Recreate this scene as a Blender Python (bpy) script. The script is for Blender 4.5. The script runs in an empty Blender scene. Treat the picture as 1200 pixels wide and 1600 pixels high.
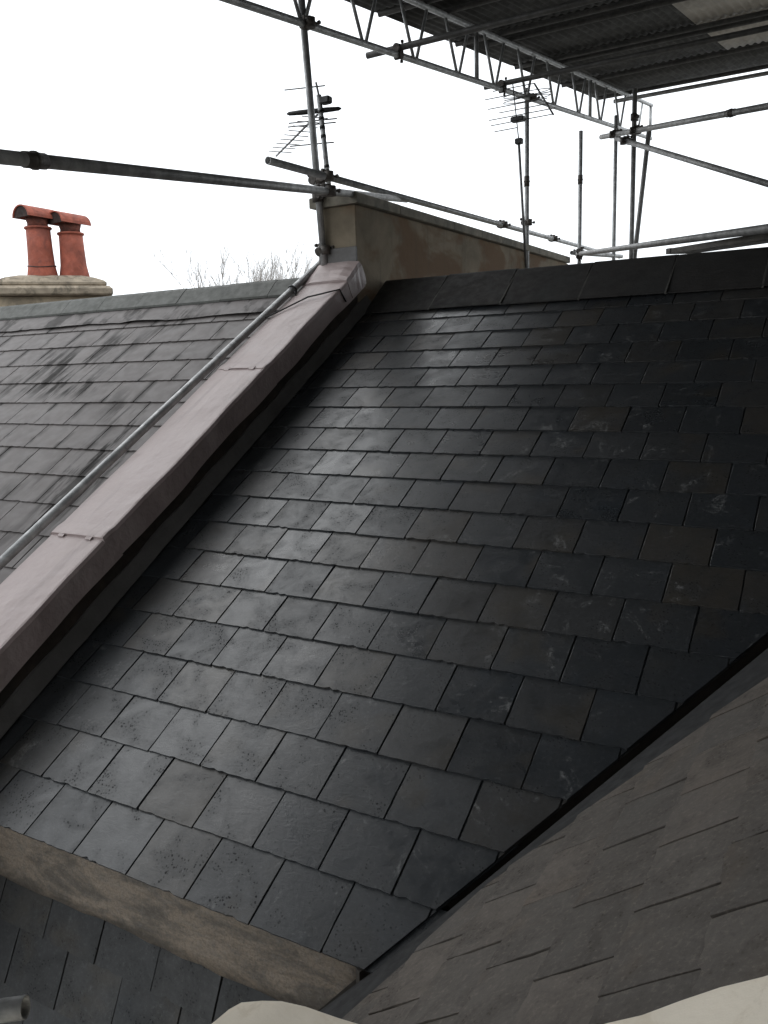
import bpy, math, random
from mathutils import Vector, Matrix
rnd = random.Random(7)
S = bpy.context.scene
COL = S.collection
V = Vector
R = math.radians

# ---------------------------------------------------------------- camera
cam = bpy.data.cameras.new('camera')
cam.sensor_fit = 'HORIZONTAL'; cam.sensor_width = 36.0
cam.lens = 36.0 * 1272.4 / 1200.0
cam.clip_start = 0.02; cam.clip_end = 2000
camo = bpy.data.objects.new('camera', cam); COL.objects.link(camo)
rx = V((0.867116, 0.497069, -0.032128)); dn = V((0.063062, -0.173532, -0.982807)); vw = V((-0.494098, 0.850182, -0.181818))
mw = Matrix((( rx.x, -dn.x, -vw.x, 2.48189), (rx.y, -dn.y, -vw.y, -1.63353), (rx.z, -dn.z, -vw.z, 1.61968), (0, 0, 0, 1)))
camo.matrix_world = mw
S.camera = camo

# ---------------------------------------------------------------- sky, sun, exposure
SUN_EL, SUN_AZ = 55.0, -72.0          # azimuth measured from +Y towards +X
world = bpy.data.worlds.new('World'); S.world = world; world.use_nodes = True
nt = world.node_tree; nt.nodes.clear()
sky = nt.nodes.new('ShaderNodeTexSky'); sky.sky_type = 'NISHITA'; sky.sun_disc = False
sky.sun_elevation = R(SUN_EL); sky.sun_rotation = R(SUN_AZ); sky.dust_density = 6.0; sky.air_density = 1.0; sky.ozone_density = 1.0
hs = nt.nodes.new('ShaderNodeHueSaturation'); hs.inputs['Saturation'].default_value = 0.10
mixc = nt.nodes.new('ShaderNodeMix'); mixc.data_type = 'RGBA'; mixc.inputs[0].default_value = 0.80
mixc.inputs[7].default_value = (12.6, 13.2, 13.8, 1)     # thick even cloud
bg = nt.nodes.new('ShaderNodeBackground'); bg.inputs['Strength'].default_value = 0.14
wo = nt.nodes.new('ShaderNodeOutputWorld')
nt.links.new(sky.outputs[0], hs.inputs['Color']); nt.links.new(hs.outputs[0], mixc.inputs[6])
nt.links.new(mixc.outputs[2], bg.inputs['Color']); nt.links.new(bg.outputs[0], wo.inputs['Surface'])

sl = bpy.data.lights.new('sun', 'SUN'); sl.energy = 0.5; sl.angle = R(95); sl.color = (1.0, 0.97, 0.93)
so = bpy.data.objects.new('sun', sl); COL.objects.link(so)
sd = V((math.sin(R(SUN_AZ)) * math.cos(R(SUN_EL)), math.cos(R(SUN_AZ)) * math.cos(R(SUN_EL)), math.sin(R(SUN_EL))))
so.rotation_euler = sd.to_track_quat('Z', 'Y').to_euler(); so.location = sd * 40

vs = S.view_settings
vs.view_transform = 'Standard'; vs.look = 'None'; vs.exposure = 0.0; vs.gamma = 1.0; vs.use_curve_mapping = False
S.render.engine = 'CYCLES'
S.cycles.max_bounces = 6; S.cycles.diffuse_bounces = 3; S.cycles.glossy_bounces = 3; S.cycles.transmission_bounces = 3

# ---------------------------------------------------------------- material helpers
class NG:
    def __init__(s, name):
        s.m = bpy.data.materials.new(name); s.m.use_nodes = True
        s.t = s.m.node_tree; s.t.nodes.clear()
        s.out = s.n('ShaderNodeOutputMaterial'); s.b = s.n('ShaderNodeBsdfPrincipled')
        s.l(s.b.outputs[0], s.out.inputs['Surface'])
    def n(s, t, **k):
        x = s.t.nodes.new(t)
        for a, v in k.items(): setattr(x, a, v)
        return x
    def l(s, a, b): s.t.links.new(a, b)
    def put(s, sock, v):
        if isinstance(v, bpy.types.NodeSocket): s.l(v, sock)
        else: sock.default_value = v
    def pos(s): return s.n('ShaderNodeNewGeometry').outputs['Position']
    def rand(s): return s.n('ShaderNodeObjectInfo').outputs['Random']
    def math(s, op, a, b=0.0, clamp=False):
        x = s.n('ShaderNodeMath', operation=op, use_clamp=clamp); s.put(x.inputs[0], a); s.put(x.inputs[1], b); return x.outputs[0]
    def vmul(s, a, v):
        x = s.n('ShaderNodeVectorMath', operation='MULTIPLY'); s.put(x.inputs[0], a); s.put(x.inputs[1], v); return x.outputs[0]
    def vadd(s, a, v):
        x = s.n('ShaderNodeVectorMath', operation='ADD'); s.put(x.inputs[0], a); s.put(x.inputs[1], v); return x.outputs[0]
    def mapped(s, pitch, scale):    # world position in the axes of a slope rising along +Y, stretched
        p = s.pos(); c_, s_ = math.cos(pitch), math.sin(pitch); co = s.n('ShaderNodeCombineXYZ')
        for k, ax in enumerate(((scale[0], 0, 0), (0, c_ * scale[1], s_ * scale[1]), (0, -s_ * scale[2], c_ * scale[2]))):
            d = s.n('ShaderNodeVectorMath', operation='DOT_PRODUCT'); s.l(p, d.inputs[0]); d.inputs[1].default_value = ax; s.l(d.outputs['Value'], co.inputs[k])
        return co.outputs[0]
    def noise(s, vec, scale, detail=4.0, rough=0.55, dist=0.0):
        x = s.n('ShaderNodeTexNoise'); s.put(x.inputs['Vector'], vec); x.inputs['Scale'].default_value = scale
        x.inputs['Detail'].default_value = detail; x.inputs['Roughness'].default_value = rough; x.inputs['Distortion'].default_value = dist
        return x.outputs[0]
    def voro(s, vec, scale, feature='F1', rnd_=1.0):
        x = s.n('ShaderNodeTexVoronoi', feature=feature); s.put(x.inputs['Vector'], vec); x.inputs['Scale'].default_value = scale
        x.inputs['Randomness'].default_value = rnd_; return x.outputs['Distance']
    def step(s, v, a, b, lo=0.0, hi=1.0):
        x = s.n('ShaderNodeMapRange', interpolation_type='SMOOTHSTEP'); s.put(x.inputs[0], v)
        x.inputs[1].default_value = a; x.inputs[2].default_value = b; x.inputs[3].default_value = lo; x.inputs[4].default_value = hi; return x.outputs[0]
    def mix(s, f, a, b):
        x = s.n('ShaderNodeMix', data_type='RGBA'); s.put(x.inputs[0], f)
        s.put(x.inputs[6], a if isinstance(a, bpy.types.NodeSocket) else (*a, 1)); s.put(x.inputs[7], b if isinstance(b, bpy.types.NodeSocket) else (*b, 1))
        return x.outputs[2]
    def ramp(s, v, stops):
        x = s.n('ShaderNodeValToRGB'); s.put(x.inputs[0], v); e = x.color_ramp.elements
        while len(e) < len(stops): e.new(0.5)
        for k, (p, c) in enumerate(stops): e[k].position = p; e[k].color = (*c, 1)
        return x.outputs[0]
    def bump(s, h, strength, dist, prev=None):
        x = s.n('ShaderNodeBump'); s.put(x.inputs['Height'], h); x.inputs['Strength'].default_value = strength; x.inputs['Distance'].default_value = dist
        if prev is not None: s.l(prev, x.inputs['Normal'])
        return x.outputs[0]
    def fin(s, col, rough, bump=None, metal=0.0, ior=1.5, spec=0.5):
        s.put(s.b.inputs['Base Color'], col if isinstance(col, bpy.types.NodeSocket) else (*col, 1))
        s.put(s.b.inputs['Roughness'], rough); s.put(s.b.inputs['Metallic'], metal)
        s.b.inputs['IOR'].default_value = ior; s.put(s.b.inputs['Specular IOR Level'], spec)
        if bump is not None: s.l(bump, s.b.inputs['Normal'])
        return s.m

def slate_mat(name, c0, c1, c2, rough=(0.30, 0.46), pits=1.0, scuff=0.55, shift=1.0, ior=1.57):
    g = NG(name)
    r = g.rand()
    off = g.n('ShaderNodeCombineXYZ'); g.l(g.math('MULTIPLY', r, 37.0), off.inputs[0]); g.l(g.math('MULTIPLY', r, 91.0), off.inputs[1])
    p = g.vadd(g.pos(), off.outputs[0])
    base = g.ramp(g.math('FRACT', g.math('MULTIPLY', r, 17.3)), [(0.0, c0), (0.55, c1), (1.0, c2)])
    blot = g.noise(p, 8.0, 4, 0.65, 0.5)
    base = g.mix(g.step(blot, 0.40, 0.66, 0, 0.6), base, tuple(x * 0.60 for x in c1))
    tint = g.noise(p, 3.1, 3, 0.6, 0.3)
    base = g.mix(g.step(tint, 0.55, 0.72, 0, 0.55 * shift), base, (c1[0] * 1.55, c1[1] * 1.22, c1[2] * 0.85))
    base = g.mix(g.step(tint, 0.30, 0.44, 0.5 * shift, 0), base, (c1[0] * 0.86, c1[1] * 0.98, c1[2] * 1.10))
    fine = g.noise(p, 75.0, 4, 0.75)
    base = g.mix(g.step(fine, 0.50, 0.74, 0, 0.55), base, tuple(min(1, x * 2.1) for x in c1))
    base = g.mix(g.step(fine, 0.28, 0.46, 0.55, 0), base, tuple(x * 0.40 for x in c1))
    # chalky scuffs and scratches
    sc = g.math('MULTIPLY', g.step(g.noise(p, 4.2, 5, 0.74, 1.8), 0.56, 0.70), g.step(fine, 0.40, 0.62))
    base = g.mix(g.math('MULTIPLY', sc, scuff), base, (0.20, 0.20, 0.195))
    # pits
    pv = g.n('ShaderNodeVectorMath', operation='MULTIPLY_ADD'); fc = g.n('ShaderNodeCombineXYZ'); g.l(fine, fc.inputs[0]); g.l(fine, fc.inputs[1]); g.l(fc.outputs[0], pv.inputs[0]); pv.inputs[1].default_value = (0.02, -0.02, 0.0); g.l(p, pv.inputs[2])
    pm = g.math('MULTIPLY', g.step(g.voro(pv.outputs[0], 85.0), 0.10, 0.40, 1, 0), g.step(g.math('ADD', blot, g.math('MULTIPLY', fine, 0.25)), 0.62, 0.76))
    base = g.mix(g.math('MULTIPLY', pm, 0.75 * pits), base, (0.006, 0.006, 0.006))
    ro = g.step(blot, 0.3, 0.7, rough[0], rough[1])
    ro = g.math('ADD', ro, g.math('MULTIPLY', g.math('ADD', sc, pm), 0.25))
    ro = g.math('ADD', ro, g.math('MULTIPLY', g.math('SUBTRACT', g.math('FRACT', g.math('MULTIPLY', r, 53.1)), 0.5), 0.13))
    b1 = g.bump(fine, 0.24, 0.0014)
    riv = g.noise(g.vmul(p, (1.0, 2.6, 2.6)), 17.0, 4, 0.6, 1.2)
    b2 = g.bump(riv, 0.30, 0.003, b1)
    m = g.fin(base, ro, b2, 0.0, ior, 0.5)
    g.put(g.b.inputs['Specular IOR Level'], g.math('SUBTRACT', 0.5, g.math('MULTIPLY', pm, 0.4 * pits)))
    return m

def simple(name, c, rough, var=0.35, scale=9.0, bump=0.3, bdist=0.003, metal=0.0, spec=0.5, dirt=None, dscale=3.0):
    g = NG(name); p = g.pos()
    a = g.noise(p, scale, 6, 0.62, 0.3)
    col = g.mix(g.step(a, 0.3, 0.72), tuple(x * (1 - var) for x in c), tuple(min(1, x * (1 + var * 0.6)) for x in c))
    if dirt is not None:
        col = g.mix(g.step(g.noise(p, dscale, 6, 0.68, 0.8), 0.47, 0.66, 0, 0.85), col, dirt)
    rr = g.step(g.noise(p, scale * 2.3, 4, 0.6), 0.3, 0.7, max(0.05, rough - 0.1), min(1, rough + 0.1))
    b = g.bump(g.noise(p, scale * 6, 5, 0.65), bump, bdist)
    return g.fin(col, rr, b, metal, 1.5, spec)

M = {}
M['slate_main'] = slate_mat('natural_slate', (0.023, 0.026, 0.029), (0.029, 0.031, 0.033), (0.044, 0.039, 0.033))
M['slate_right'] = slate_mat('weathered_slate', (0.070, 0.061, 0.052), (0.087, 0.074, 0.062), (0.108, 0.089, 0.073), (0.6, 0.75), 0.3, 0.2, 0.45, 1.45)
M['slate_lower'] = slate_mat('dark_slate', (0.024, 0.025, 0.026), (0.029, 0.030, 0.030), (0.035, 0.034, 0.033), (0.55, 0.68), 0.6, 0.25, 1.0, 1.45)
def fibre_mat():
    g = NG('fibre_cement_slate'); r = g.rand(); p = g.pos()
    base = g.ramp(g.math('FRACT', g.math('MULTIPLY', r, 13.7)), [(0.0, (0.088, 0.077, 0.074)), (1.0, (0.102, 0.090, 0.086))])
    base = g.mix(g.step(g.noise(p, 6, 5, 0.6), 0.4, 0.7, 0, 0.2), base, (0.070, 0.068, 0.068))
    # run-off streaks down the slope, only in some areas
    loc = g.n('ShaderNodeTexCoord').outputs['Object']; sx = g.n('ShaderNodeSeparateXYZ'); g.l(loc, sx.inputs[0]); lx = sx.outputs[0]
    edge = g.math('ADD', g.step(lx, 0.0, 0.07, 1, 0), g.step(lx, 0.25, 0.305, 0, 1), True)
    st = g.noise(g.mapped(R(33.3), (9.0, 1.3, 1.0)), 1.0, 5, 0.65, 0.2)
    area = g.noise(p, 0.75, 2, 0.5)
    k = g.math('MULTIPLY', g.step(st, 0.45, 0.58), g.step(area, 0.47, 0.57))
    k2 = g.math('MULTIPLY', edge, g.math('MULTIPLY', g.step(g.noise(g.mapped(R(33.3), (5.0, 2.2, 1.0)), 1.0, 4, 0.6), 0.48, 0.58), 0.8))
    k = g.math('MAXIMUM', k, k2)
    base = g.mix(g.math('MULTIPLY', k, 0.8), base, (0.012, 0.012, 0.011))
    b = g.bump(g.noise(p, 140, 3, 0.6), 0.25, 0.0008)
    return g.fin(base, g.step(g.noise(p, 14, 4, 0.6), 0.3, 0.7, 0.52, 0.64), b, 0.0, 1.45, g.math('SUBTRACT', 0.4, g.math('MULTIPLY', k, 0.36)))
M['fibre'] = fibre_mat()
def lead_mat(name, c, tint):
    g = NG(name); p = g.pos()
    a = g.noise(p, 3.0, 5, 0.6, 0.5)
    col = g.mix(g.step(a, 0.35, 0.68), c, tint)
    run = g.noise(g.mapped(R(29.5), (16.0, 1.4, 6.0)), 1.0, 4, 0.6, 0.3)
    col = g.mix(g.step(run, 0.55, 0.72, 0, 0.45), col, tuple(x * 0.62 for x in c))
    col = g.mix(g.step(g.noise(p, 60, 4, 0.7), 0.56, 0.72, 0, 0.3), col, tuple(min(1, x * 1.35) for x in c))
    b1 = g.bump(g.noise(p, 7.0, 4, 0.55), 0.6, 0.022)
    b2 = g.bump(g.noise(p, 70.0, 4, 0.6), 0.25, 0.001, b1)
    return g.fin(col, g.step(a, 0.3, 0.7, 0.38, 0.55), b2, 0.0, 1.5, 0.5)
M['lead'] = lead_mat('pinkish_lead', (0.330, 0.262, 0.252), (0.400, 0.330, 0.318))
M['lead_and_shadow'] = lead_mat('dark_lead_and_shadow', (0.030, 0.026, 0.022), (0.050, 0.042, 0.035))  # brown valley gutter lead, also colours the shadow strip beside it
M['lead_grey'] = lead_mat('grey_lead', (0.075, 0.071, 0.067), (0.105, 0.099, 0.094))
def apron_mat():
    g = NG('mottled_apron'); p = g.pos()
    a = g.noise(g.vmul(p, (1.0, 1.0, 2.6)), 4.2, 6, 0.70, 0.5)
    col = g.ramp(a, [(0.28, (0.052, 0.044, 0.035)), (0.44, (0.105, 0.088, 0.070)), (0.58, (0.215, 0.172, 0.130)), (0.76, (0.125, 0.112, 0.095))])
    col = g.mix(g.step(g.noise(p, 45, 4, 0.7), 0.45, 0.7, 0, 0.5), col, (0.16, 0.145, 0.13))
    col = g.mix(g.step(g.noise(p, 120, 3, 0.7), 0.42, 0.66, 0.0, 0.45), col, (0.05, 0.044, 0.038))
    b0 = g.bump(g.noise(g.vmul(p, (1.0, 1.0, 3.0)), 6, 4, 0.6), 0.6, 0.02)
    b = g.bump(g.noise(p, 45, 5, 0.7), 0.7, 0.004, b0)
    return g.fin(col, 0.66, b)
M['apron'] = apron_mat()
def render_mat():
    g = NG('stained_render'); p = g.pos()
    col = g.ramp(g.noise(p, 2.3, 6, 0.64, 0.6), [(0.3, (0.155, 0.130, 0.094)), (0.5, (0.225, 0.188, 0.136)), (0.68, (0.275, 0.232, 0.170))])
    rust = g.step(g.noise(g.vmul(p, (1.0, 0.9, 1.5)), 1.5, 4, 0.6, 0.4), 0.47, 0.60, 0, 0.8)
    col = g.mix(rust, col, (0.155, 0.090, 0.048))
    col = g.mix(g.step(g.noise(g.vmul(p, (6, 6, 0.7)), 1.6, 5, 0.6), 0.54, 0.72, 0, 0.4), col, (0.085, 0.078, 0.062))
    b = g.bump(g.noise(p, 22, 6, 0.7), 0.6, 0.006)
    return g.fin(col, 0.85, b, 0, 1.5, 0.25)
M['render'] = render_mat()
M['wall_brown'] = simple('brown_render', (0.045, 0.033, 0.026), 0.8, 0.4, 8, 0.4, 0.004, dirt=(0.03, 0.026, 0.022))
M['coping_stone'] = simple('coping_stone', (0.23, 0.21, 0.168), 0.85, 0.3, 10, 0.5, 0.004, dirt=(0.12, 0.115, 0.092), dscale=4)
def galv():
    g = NG('galvanised_steel'); p = g.pos()
    col = g.mix(g.step(g.noise(p, 16, 5, 0.65), 0.35, 0.7), (0.30, 0.305, 0.305), (0.48, 0.485, 0.48))
    col = g.mix(g.step(g.noise(p, 5, 5, 0.7, 0.6), 0.56, 0.70, 0, 0.6), col, (0.085, 0.075, 0.066))
    b = g.bump(g.noise(p, 60, 4, 0.6), 0.3, 0.001)
    return g.fin(col, g.step(g.noise(p, 20, 4, 0.6), 0.3, 0.7, 0.38, 0.6), b, 0.45)
M['galv'] = galv()
M['dark_tube'] = simple('dull_steel', (0.29, 0.287, 0.278), 0.55, 0.35, 14, 0.3, 0.001, 0.3)
M['coupler'] = simple('rusty_steel', (0.10, 0.088, 0.078), 0.6, 0.5, 30, 0.5, 0.002, 0.4)
M['terracotta'] = simple('terracotta', (0.36, 0.100, 0.062), 0.8, 0.3, 9, 0.4, 0.003, dirt=(0.20, 0.060, 0.042), dscale=6)
M['opening_shade'] = simple('hood_opening_shade', (0.045, 0.028, 0.024), 0.9, 0.5, 14, 0.4, 0.003, dirt=(0.02, 0.018, 0.017), dscale=8)  # near-black colour painted as shade in the pot hoods' open ends
M['dull_clay'] = simple('dull_clay', (0.19, 0.065, 0.045), 0.85, 0.4, 12, 0.4, 0.003, dirt=(0.07, 0.035, 0.028), dscale=8)
M['stack'] = simple('cream_render', (0.42, 0.345, 0.245), 0.85, 0.22, 6, 0.4, 0.004, dirt=(0.20, 0.17, 0.125), dscale=3.2)
M['stack_cap'] = simple('cap_mortar', (0.36, 0.30, 0.225), 0.85, 0.3, 8, 0.5, 0.005, dirt=(0.13, 0.11, 0.08), dscale=7)
M['ridge'] = simple('ridge_clay', (0.021, 0.019, 0.017), 0.82, 0.4, 8, 0.5, 0.003, dirt=(0.018, 0.018, 0.017))
M['ridge_left'] = simple('concrete_ridge', (0.080, 0.082, 0.074), 0.75, 0.25, 8, 0.4, 0.003, dirt=(0.055, 0.057, 0.05))
M['mortar'] = simple('pale_mortar', (0.07, 0.067, 0.06), 0.9, 0.3, 20, 0.5, 0.003)
M['cream'] = simple('cream_paint', (0.78, 0.705, 0.585), 0.8, 0.08, 5, 0.5, 0.003, dirt=(0.68, 0.60, 0.48), dscale=14)
M['deck'] = simple('roof_felt', (0.018, 0.018, 0.018), 0.9, 0.3)
M['sheet'] = simple('weathered_sheet', (0.045, 0.044, 0.041), 0.7, 0.35, 5, 0.2, 0.002, 0.0, spec=0.3, dirt=(0.025, 0.024, 0.022))
M['purlin'] = simple('weathered_steel', (0.07, 0.068, 0.064), 0.6, 0.4, 12, 0.3, 0.001, 0.2)
def pale_sheet():
    g = NG('translucent_sheet'); p = g.pos()
    col = g.mix(g.step(g.noise(p, 6, 5, 0.6), 0.35, 0.7), (0.34, 0.31, 0.27), (0.46, 0.43, 0.38))
    g.fin(col, 0.5); tr = g.n('ShaderNodeBsdfTranslucent'); g.l(col, tr.inputs[0]); ms = g.n('ShaderNodeMixShader'); ms.inputs[0].default_value = 0.22
    g.l(g.b.outputs[0], ms.inputs[1]); g.l(tr.outputs[0], ms.inputs[2]); g.l(ms.outputs[0], g.out.inputs['Surface'])
    return g.m
M['pale_sheet'] = pale_sheet()
M['black'] = simple('black_plastic', (0.014, 0.014, 0.014), 0.5, 0.2)
M['aerial'] = simple('weathered_aluminium', (0.24, 0.24, 0.24), 0.5, 0.3, 20, 0.2, 0.001, 0.4)
M['timber'] = simple('grey_board', (0.10, 0.092, 0.080), 0.8, 0.35, 12, 0.4, 0.003)
M['bark'] = simple('bark', (0.34, 0.31, 0.28), 0.9, 0.3)
M['ground'] = simple('ground', (0.16, 0.155, 0.14), 0.95, 0.25, 0.4, 0.2, 0.02)
M['house'] = simple('house_render', (0.42, 0.38, 0.31), 0.9, 0.15, 1.2, 0.3, 0.01)

# ---------------------------------------------------------------- mesh helpers
def setp(o, label=None, cat=None, group=None, kind=None):
    if label: o['label'] = label
    if cat: o['category'] = cat
    if group: o['group'] = group
    if kind: o['kind'] = kind
    return o
def empty(name, loc, label, cat, group=None):
    o = bpy.data.objects.new(name, None); COL.objects.link(o); o.location = loc; o.empty_display_size = 0.1
    return setp(o, label, cat, group)
class MB:
    def __init__(s): s.v = []; s.f = []; s.sm = []
    def face(s, idx, smooth=False): s.f.append(idx); s.sm.append(smooth)
    def add(s, pts, faces, smooth=False):
        b = len(s.v); s.v += [V(p) for p in pts]
        for f in faces: s.face([b + i for i in f], smooth)
    def box(s, o, ax, ay, az):                      # corner + three edge vectors
        o, ax, ay, az = V(o), V(ax), V(ay), V(az)
        p = [o, o + ax, o + ax + ay, o + ay]; p += [q + az for q in p]
        fs = [(3, 2, 1, 0), (4, 5, 6, 7), (0, 1, 5, 4), (1, 2, 6, 5), (2, 3, 7, 6), (3, 0, 4, 7)]
        if ax.cross(ay).dot(az) < 0: fs = [f[::-1] for f in fs]
        s.add(p, fs)
    def cbox(s, lo, hi, bev=0.0):
        lo, hi = V(lo), V(hi)
        if bev <= 0: s.box(lo, (hi.x - lo.x, 0, 0), (0, hi.y - lo.y, 0), (0, 0, hi.z - lo.z)); return
        b = bev; pr = []
        for z, e in ((lo.z, b), (lo.z + b, 0), (hi.z - b, 0), (hi.z, b)):
            x0, x1, y0, y1 = lo.x + e, hi.x - e, lo.y + e, hi.y - e
            pr.append([(x0 + b, y0, z), (x1 - b, y0, z), (x1, y0 + b, z), (x1, y1 - b, z), (x1 - b, y1, z), (x0 + b, y1, z), (x0, y1 - b, z), (x0, y0 + b, z)])
        s.rings([[V(q) for q in r] for r in pr])
    def rings(s, rs, smooth=False, cap=True):
        n = len(rs[0]); b = len(s.v)
        for r in rs: s.v += [V(q) for q in r]
        for i in range(len(rs) - 1):
            for k in range(n):
                k2 = (k + 1) % n
                s.face([b + i * n + k, b + i * n + k2, b + (i + 1) * n + k2, b + (i + 1) * n + k], smooth)
        if cap:
            s.face([b + k for k in range(n)][::-1]); s.face([b + (len(rs) - 1) * n + k for k in range(n)])
    def tube(s, p0, p1, r, n=14, r1=None, hollow=0.0):
        p0, p1 = V(p0), V(p1); d = (p1 - p0).normalized(); r1 = r if r1 is None else r1
        a = d.orthogonal().normalized(); c = d.cross(a)
        ring = lambda p, q: [p + (a * math.cos(2 * math.pi * k / n) + c * math.sin(2 * math.pi * k / n)) * q for k in range(n)]
        if hollow > 0:
            s.rings([ring(p0 + d * 0.08, r - hollow), ring(p0, r - hollow), ring(p0, r), ring(p1, r1), ring(p1, r1 - hollow), ring(p1 - d * 0.08, r1 - hollow)], True)
        else: s.rings([ring(p0, r), ring(p1, r1)], True)
    def path(s, pts, r, n=7):
        pts = [V(p) for p in pts]; rs = []
        up = V((0.13, 0.31, 0.94))
        for i, p in enumerate(pts):
            d = (pts[min(i + 1, len(pts) - 1)] - pts[max(i - 1, 0)]).normalized(); a = d.cross(up).normalized(); c = d.cross(a)
            q = r if not isinstance(r, (list, tuple)) else r[i]
            rs.append([p + (a * math.cos(2 * math.pi * k / n) + c * math.sin(2 * math.pi * k / n)) * q for k in range(n)])
        s.rings(rs, True)
    def lathe(s, c, prof, n=28, ax=V((0, 0, 1))):
        c = V(c); a = ax.orthogonal().normalized(); b = ax.cross(a)
        s.rings([[c + ax * h + (a * math.cos(2 * math.pi * k / n) + b * math.sin(2 * math.pi * k / n)) * q for k in range(n)] for q, h in prof], True)
    def mesh(s, name, origin=(0, 0, 0)):
        o = V(origin); me = bpy.data.meshes.new(name)
        me.from_pydata([tuple(p - o) for p in s.v], [], s.f); me.polygons.foreach_set('use_smooth', s.sm); me.update()
        return me
    def build(s, name, mat, parent=None, origin=None):
        if origin is None: origin = V((0, 0, 0)) if parent is None else wloc(parent)
        elif parent is not None: pass
        me = s.mesh(name, origin); me.materials.append(M[mat])
        ob = bpy.data.objects.new(name, me); COL.objects.link(ob)
        if parent is not None: ob.parent = parent; ob.location = V(origin) - wloc(parent)
        else: ob.location = origin
        return ob
def wloc(o):
    p = V(o.location)
    while o.parent: o = o.parent; p += o.location
    return p

class Frame:                                        # a plane: origin, along, up the slope, normal
    def __init__(s, o, u, v): s.o, s.u, s.v = V(o), V(u).normalized(), V(v).normalized(); s.n = s.u.cross(s.v)
    def p(s, a, b, h=0.0): return s.o + s.u * a + s.v * b + s.n * h
    def mat(s, a, b, h=0.0):
        q = s.p(a, b, h)
        return Matrix(((s.u.x, s.v.x, s.n.x, q.x), (s.u.y, s.v.y, s.n.y, q.y), (s.u.z, s.v.z, s.n.z, q.z), (0, 0, 0, 1)))

def clip(poly, a, b, c):                            # keep a*x + b*y + c >= 0
    out = []
    for i in range(len(poly)):
        p, q = poly[i], poly[(i + 1) % len(poly)]
        dp, dq = a * p[0] + b * p[1] + c, a * q[0] + b * q[1] + c
        if dp >= 0: out.append(p)
        if (dp >= 0) != (dq >= 0):
            t = dp / (dp - dq); out.append((p[0] + (q[0] - p[0]) * t, p[1] + (q[1] - p[1]) * t))
    return out
def outline(w, L, gap, r, jit=0.0012, nb=13):
    x0, x1 = gap / 2, w - gap / 2
    pts = [(x0 + (x1 - x0) * k / (nb - 1) , r.uniform(-jit, jit)) for k in range(nb)]
    ch = r.random()
    if ch < 0.4: pts[0] = (pts[0][0] + 0.004, pts[0][1]); pts.insert(0, (x0, 0.006 + r.random() * 0.006))
    for _ in range(r.choice((0, 1, 1, 2, 3))):
        k = r.randrange(2, len(pts) - 2); pts[k] = (pts[k][0], pts[k][1] + r.uniform(0.002, 0.006))
    j = lambda: r.uniform(-jit, jit) * 0.8
    pts += [(x1 + j(), L * f) for f in (0.1, 0.2, 0.3, 0.42)] + [(x1, L), (x0, L)] + [(x0 + j(), L * f) for f in (0.42, 0.3, 0.2, 0.1)]
    return pts
def slate_mesh(name, poly, t, s, r, bev=0.0011, top=0.0):
    cx = sum(p[0] for p in poly) / len(poly); cy = sum(p[1] for p in poly) / len(poly)
    sx = max(abs(p[0] - cx) for p in poly) + 1e-6; sy = max(abs(p[1] - cy) for p in poly) + 1e-6
    mb = MB(); z = lambda y: top - s * y
    rs = []
    rs.append([V((x, y, z(y) - t)) for x, y in poly])
    rs.append([V((x, y, z(y) - bev * r.uniform(0.5, 1.0))) for x, y in poly])
    rs.append([V((cx + (x - cx) * (1 - bev * r.uniform(0.6, 1.6) / sx), cy + (y - cy) * (1 - bev * r.uniform(0.6, 1.8) / sy), z(y))) for x, y in poly])
    mb.rings(rs)
    me = mb.mesh(name); return me

def slates(root, fr, mat, W, G, courses, ulo, uhi, phase, cuts, t=0.007, gap=0.005, jit=0.0012, nvar=18, seed=1, vis=None, dv=0.002, tilt=1.0):
    """double-lap slating: courses = list of (index, v of the tail); cuts = half planes in (u, v) the slates are trimmed to"""
    r = random.Random(seed); L = 2 * G + 0.045; s = t / G
    var = []
    for k in range(nvar):
        me = slate_mesh('slate', outline(W, L, gap, r, jit), t, s, r); me.materials.append(M[mat]); var.append(me)
    loc = wloc(root); Ti = Matrix.Translation(-loc)
    for ci, vt in courses:
        ph = phase(ci) * W
        k0 = math.floor((ulo - ph) / W) - 1; k1 = math.ceil((uhi - ph) / W) + 1
        for k in range(k0, k1):
            u = ph + k * W
            if u + W < ulo or u > uhi: continue
            if vis and not vis(u, vt): continue
            v = vt + r.uniform(-dv, dv); me = r.choice(var)
            poly = [(u, v), (u + W, v), (u + W, v + L), (u, v + L)]
            cut = False
            for (a, b, c) in cuts:
                if any(a * x + b * y + c < 0 for x, y in poly): cut = True
            if cut:
                pl = [(x + u, y + v) for x, y in outline(W, L, gap, r, jit)]
                for (a, b, c) in cuts:
                    pl = clip(pl, a, b, c)
                    if len(pl) < 3: break
                if len(pl) < 3: continue
                ar = abs(sum(pl[i][0] * pl[(i + 1) % len(pl)][1] - pl[(i + 1) % len(pl)][0] * pl[i][1] for i in range(len(pl)))) / 2
                if ar < 0.002: continue
                # drop points that coincide
                q = []
                for p in pl:
                    if not q or math.hypot(p[0] - q[-1][0], p[1] - q[-1][1]) > 0.002: q.append(p)
                me = slate_mesh('slate', [(x - u, y - v) for x, y in q], t, s, r); me.materials.append(M[mat])
            ob = bpy.data.objects.new('slate', me); COL.objects.link(ob); ob.parent = root
            m = fr.mat(u, v, r.uniform(-0.0004, 0.0012)) @ Matrix.Rotation(r.uniform(-0.004, 0.004), 4, 'Z') @ Matrix.Rotation(r.uniform(-0.007, 0.007) * tilt, 4, 'Y') @ Matrix.Rotation(r.uniform(-0.006, 0.010) * tilt, 4, 'X')
            ob.matrix_local = Ti @ m
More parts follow.
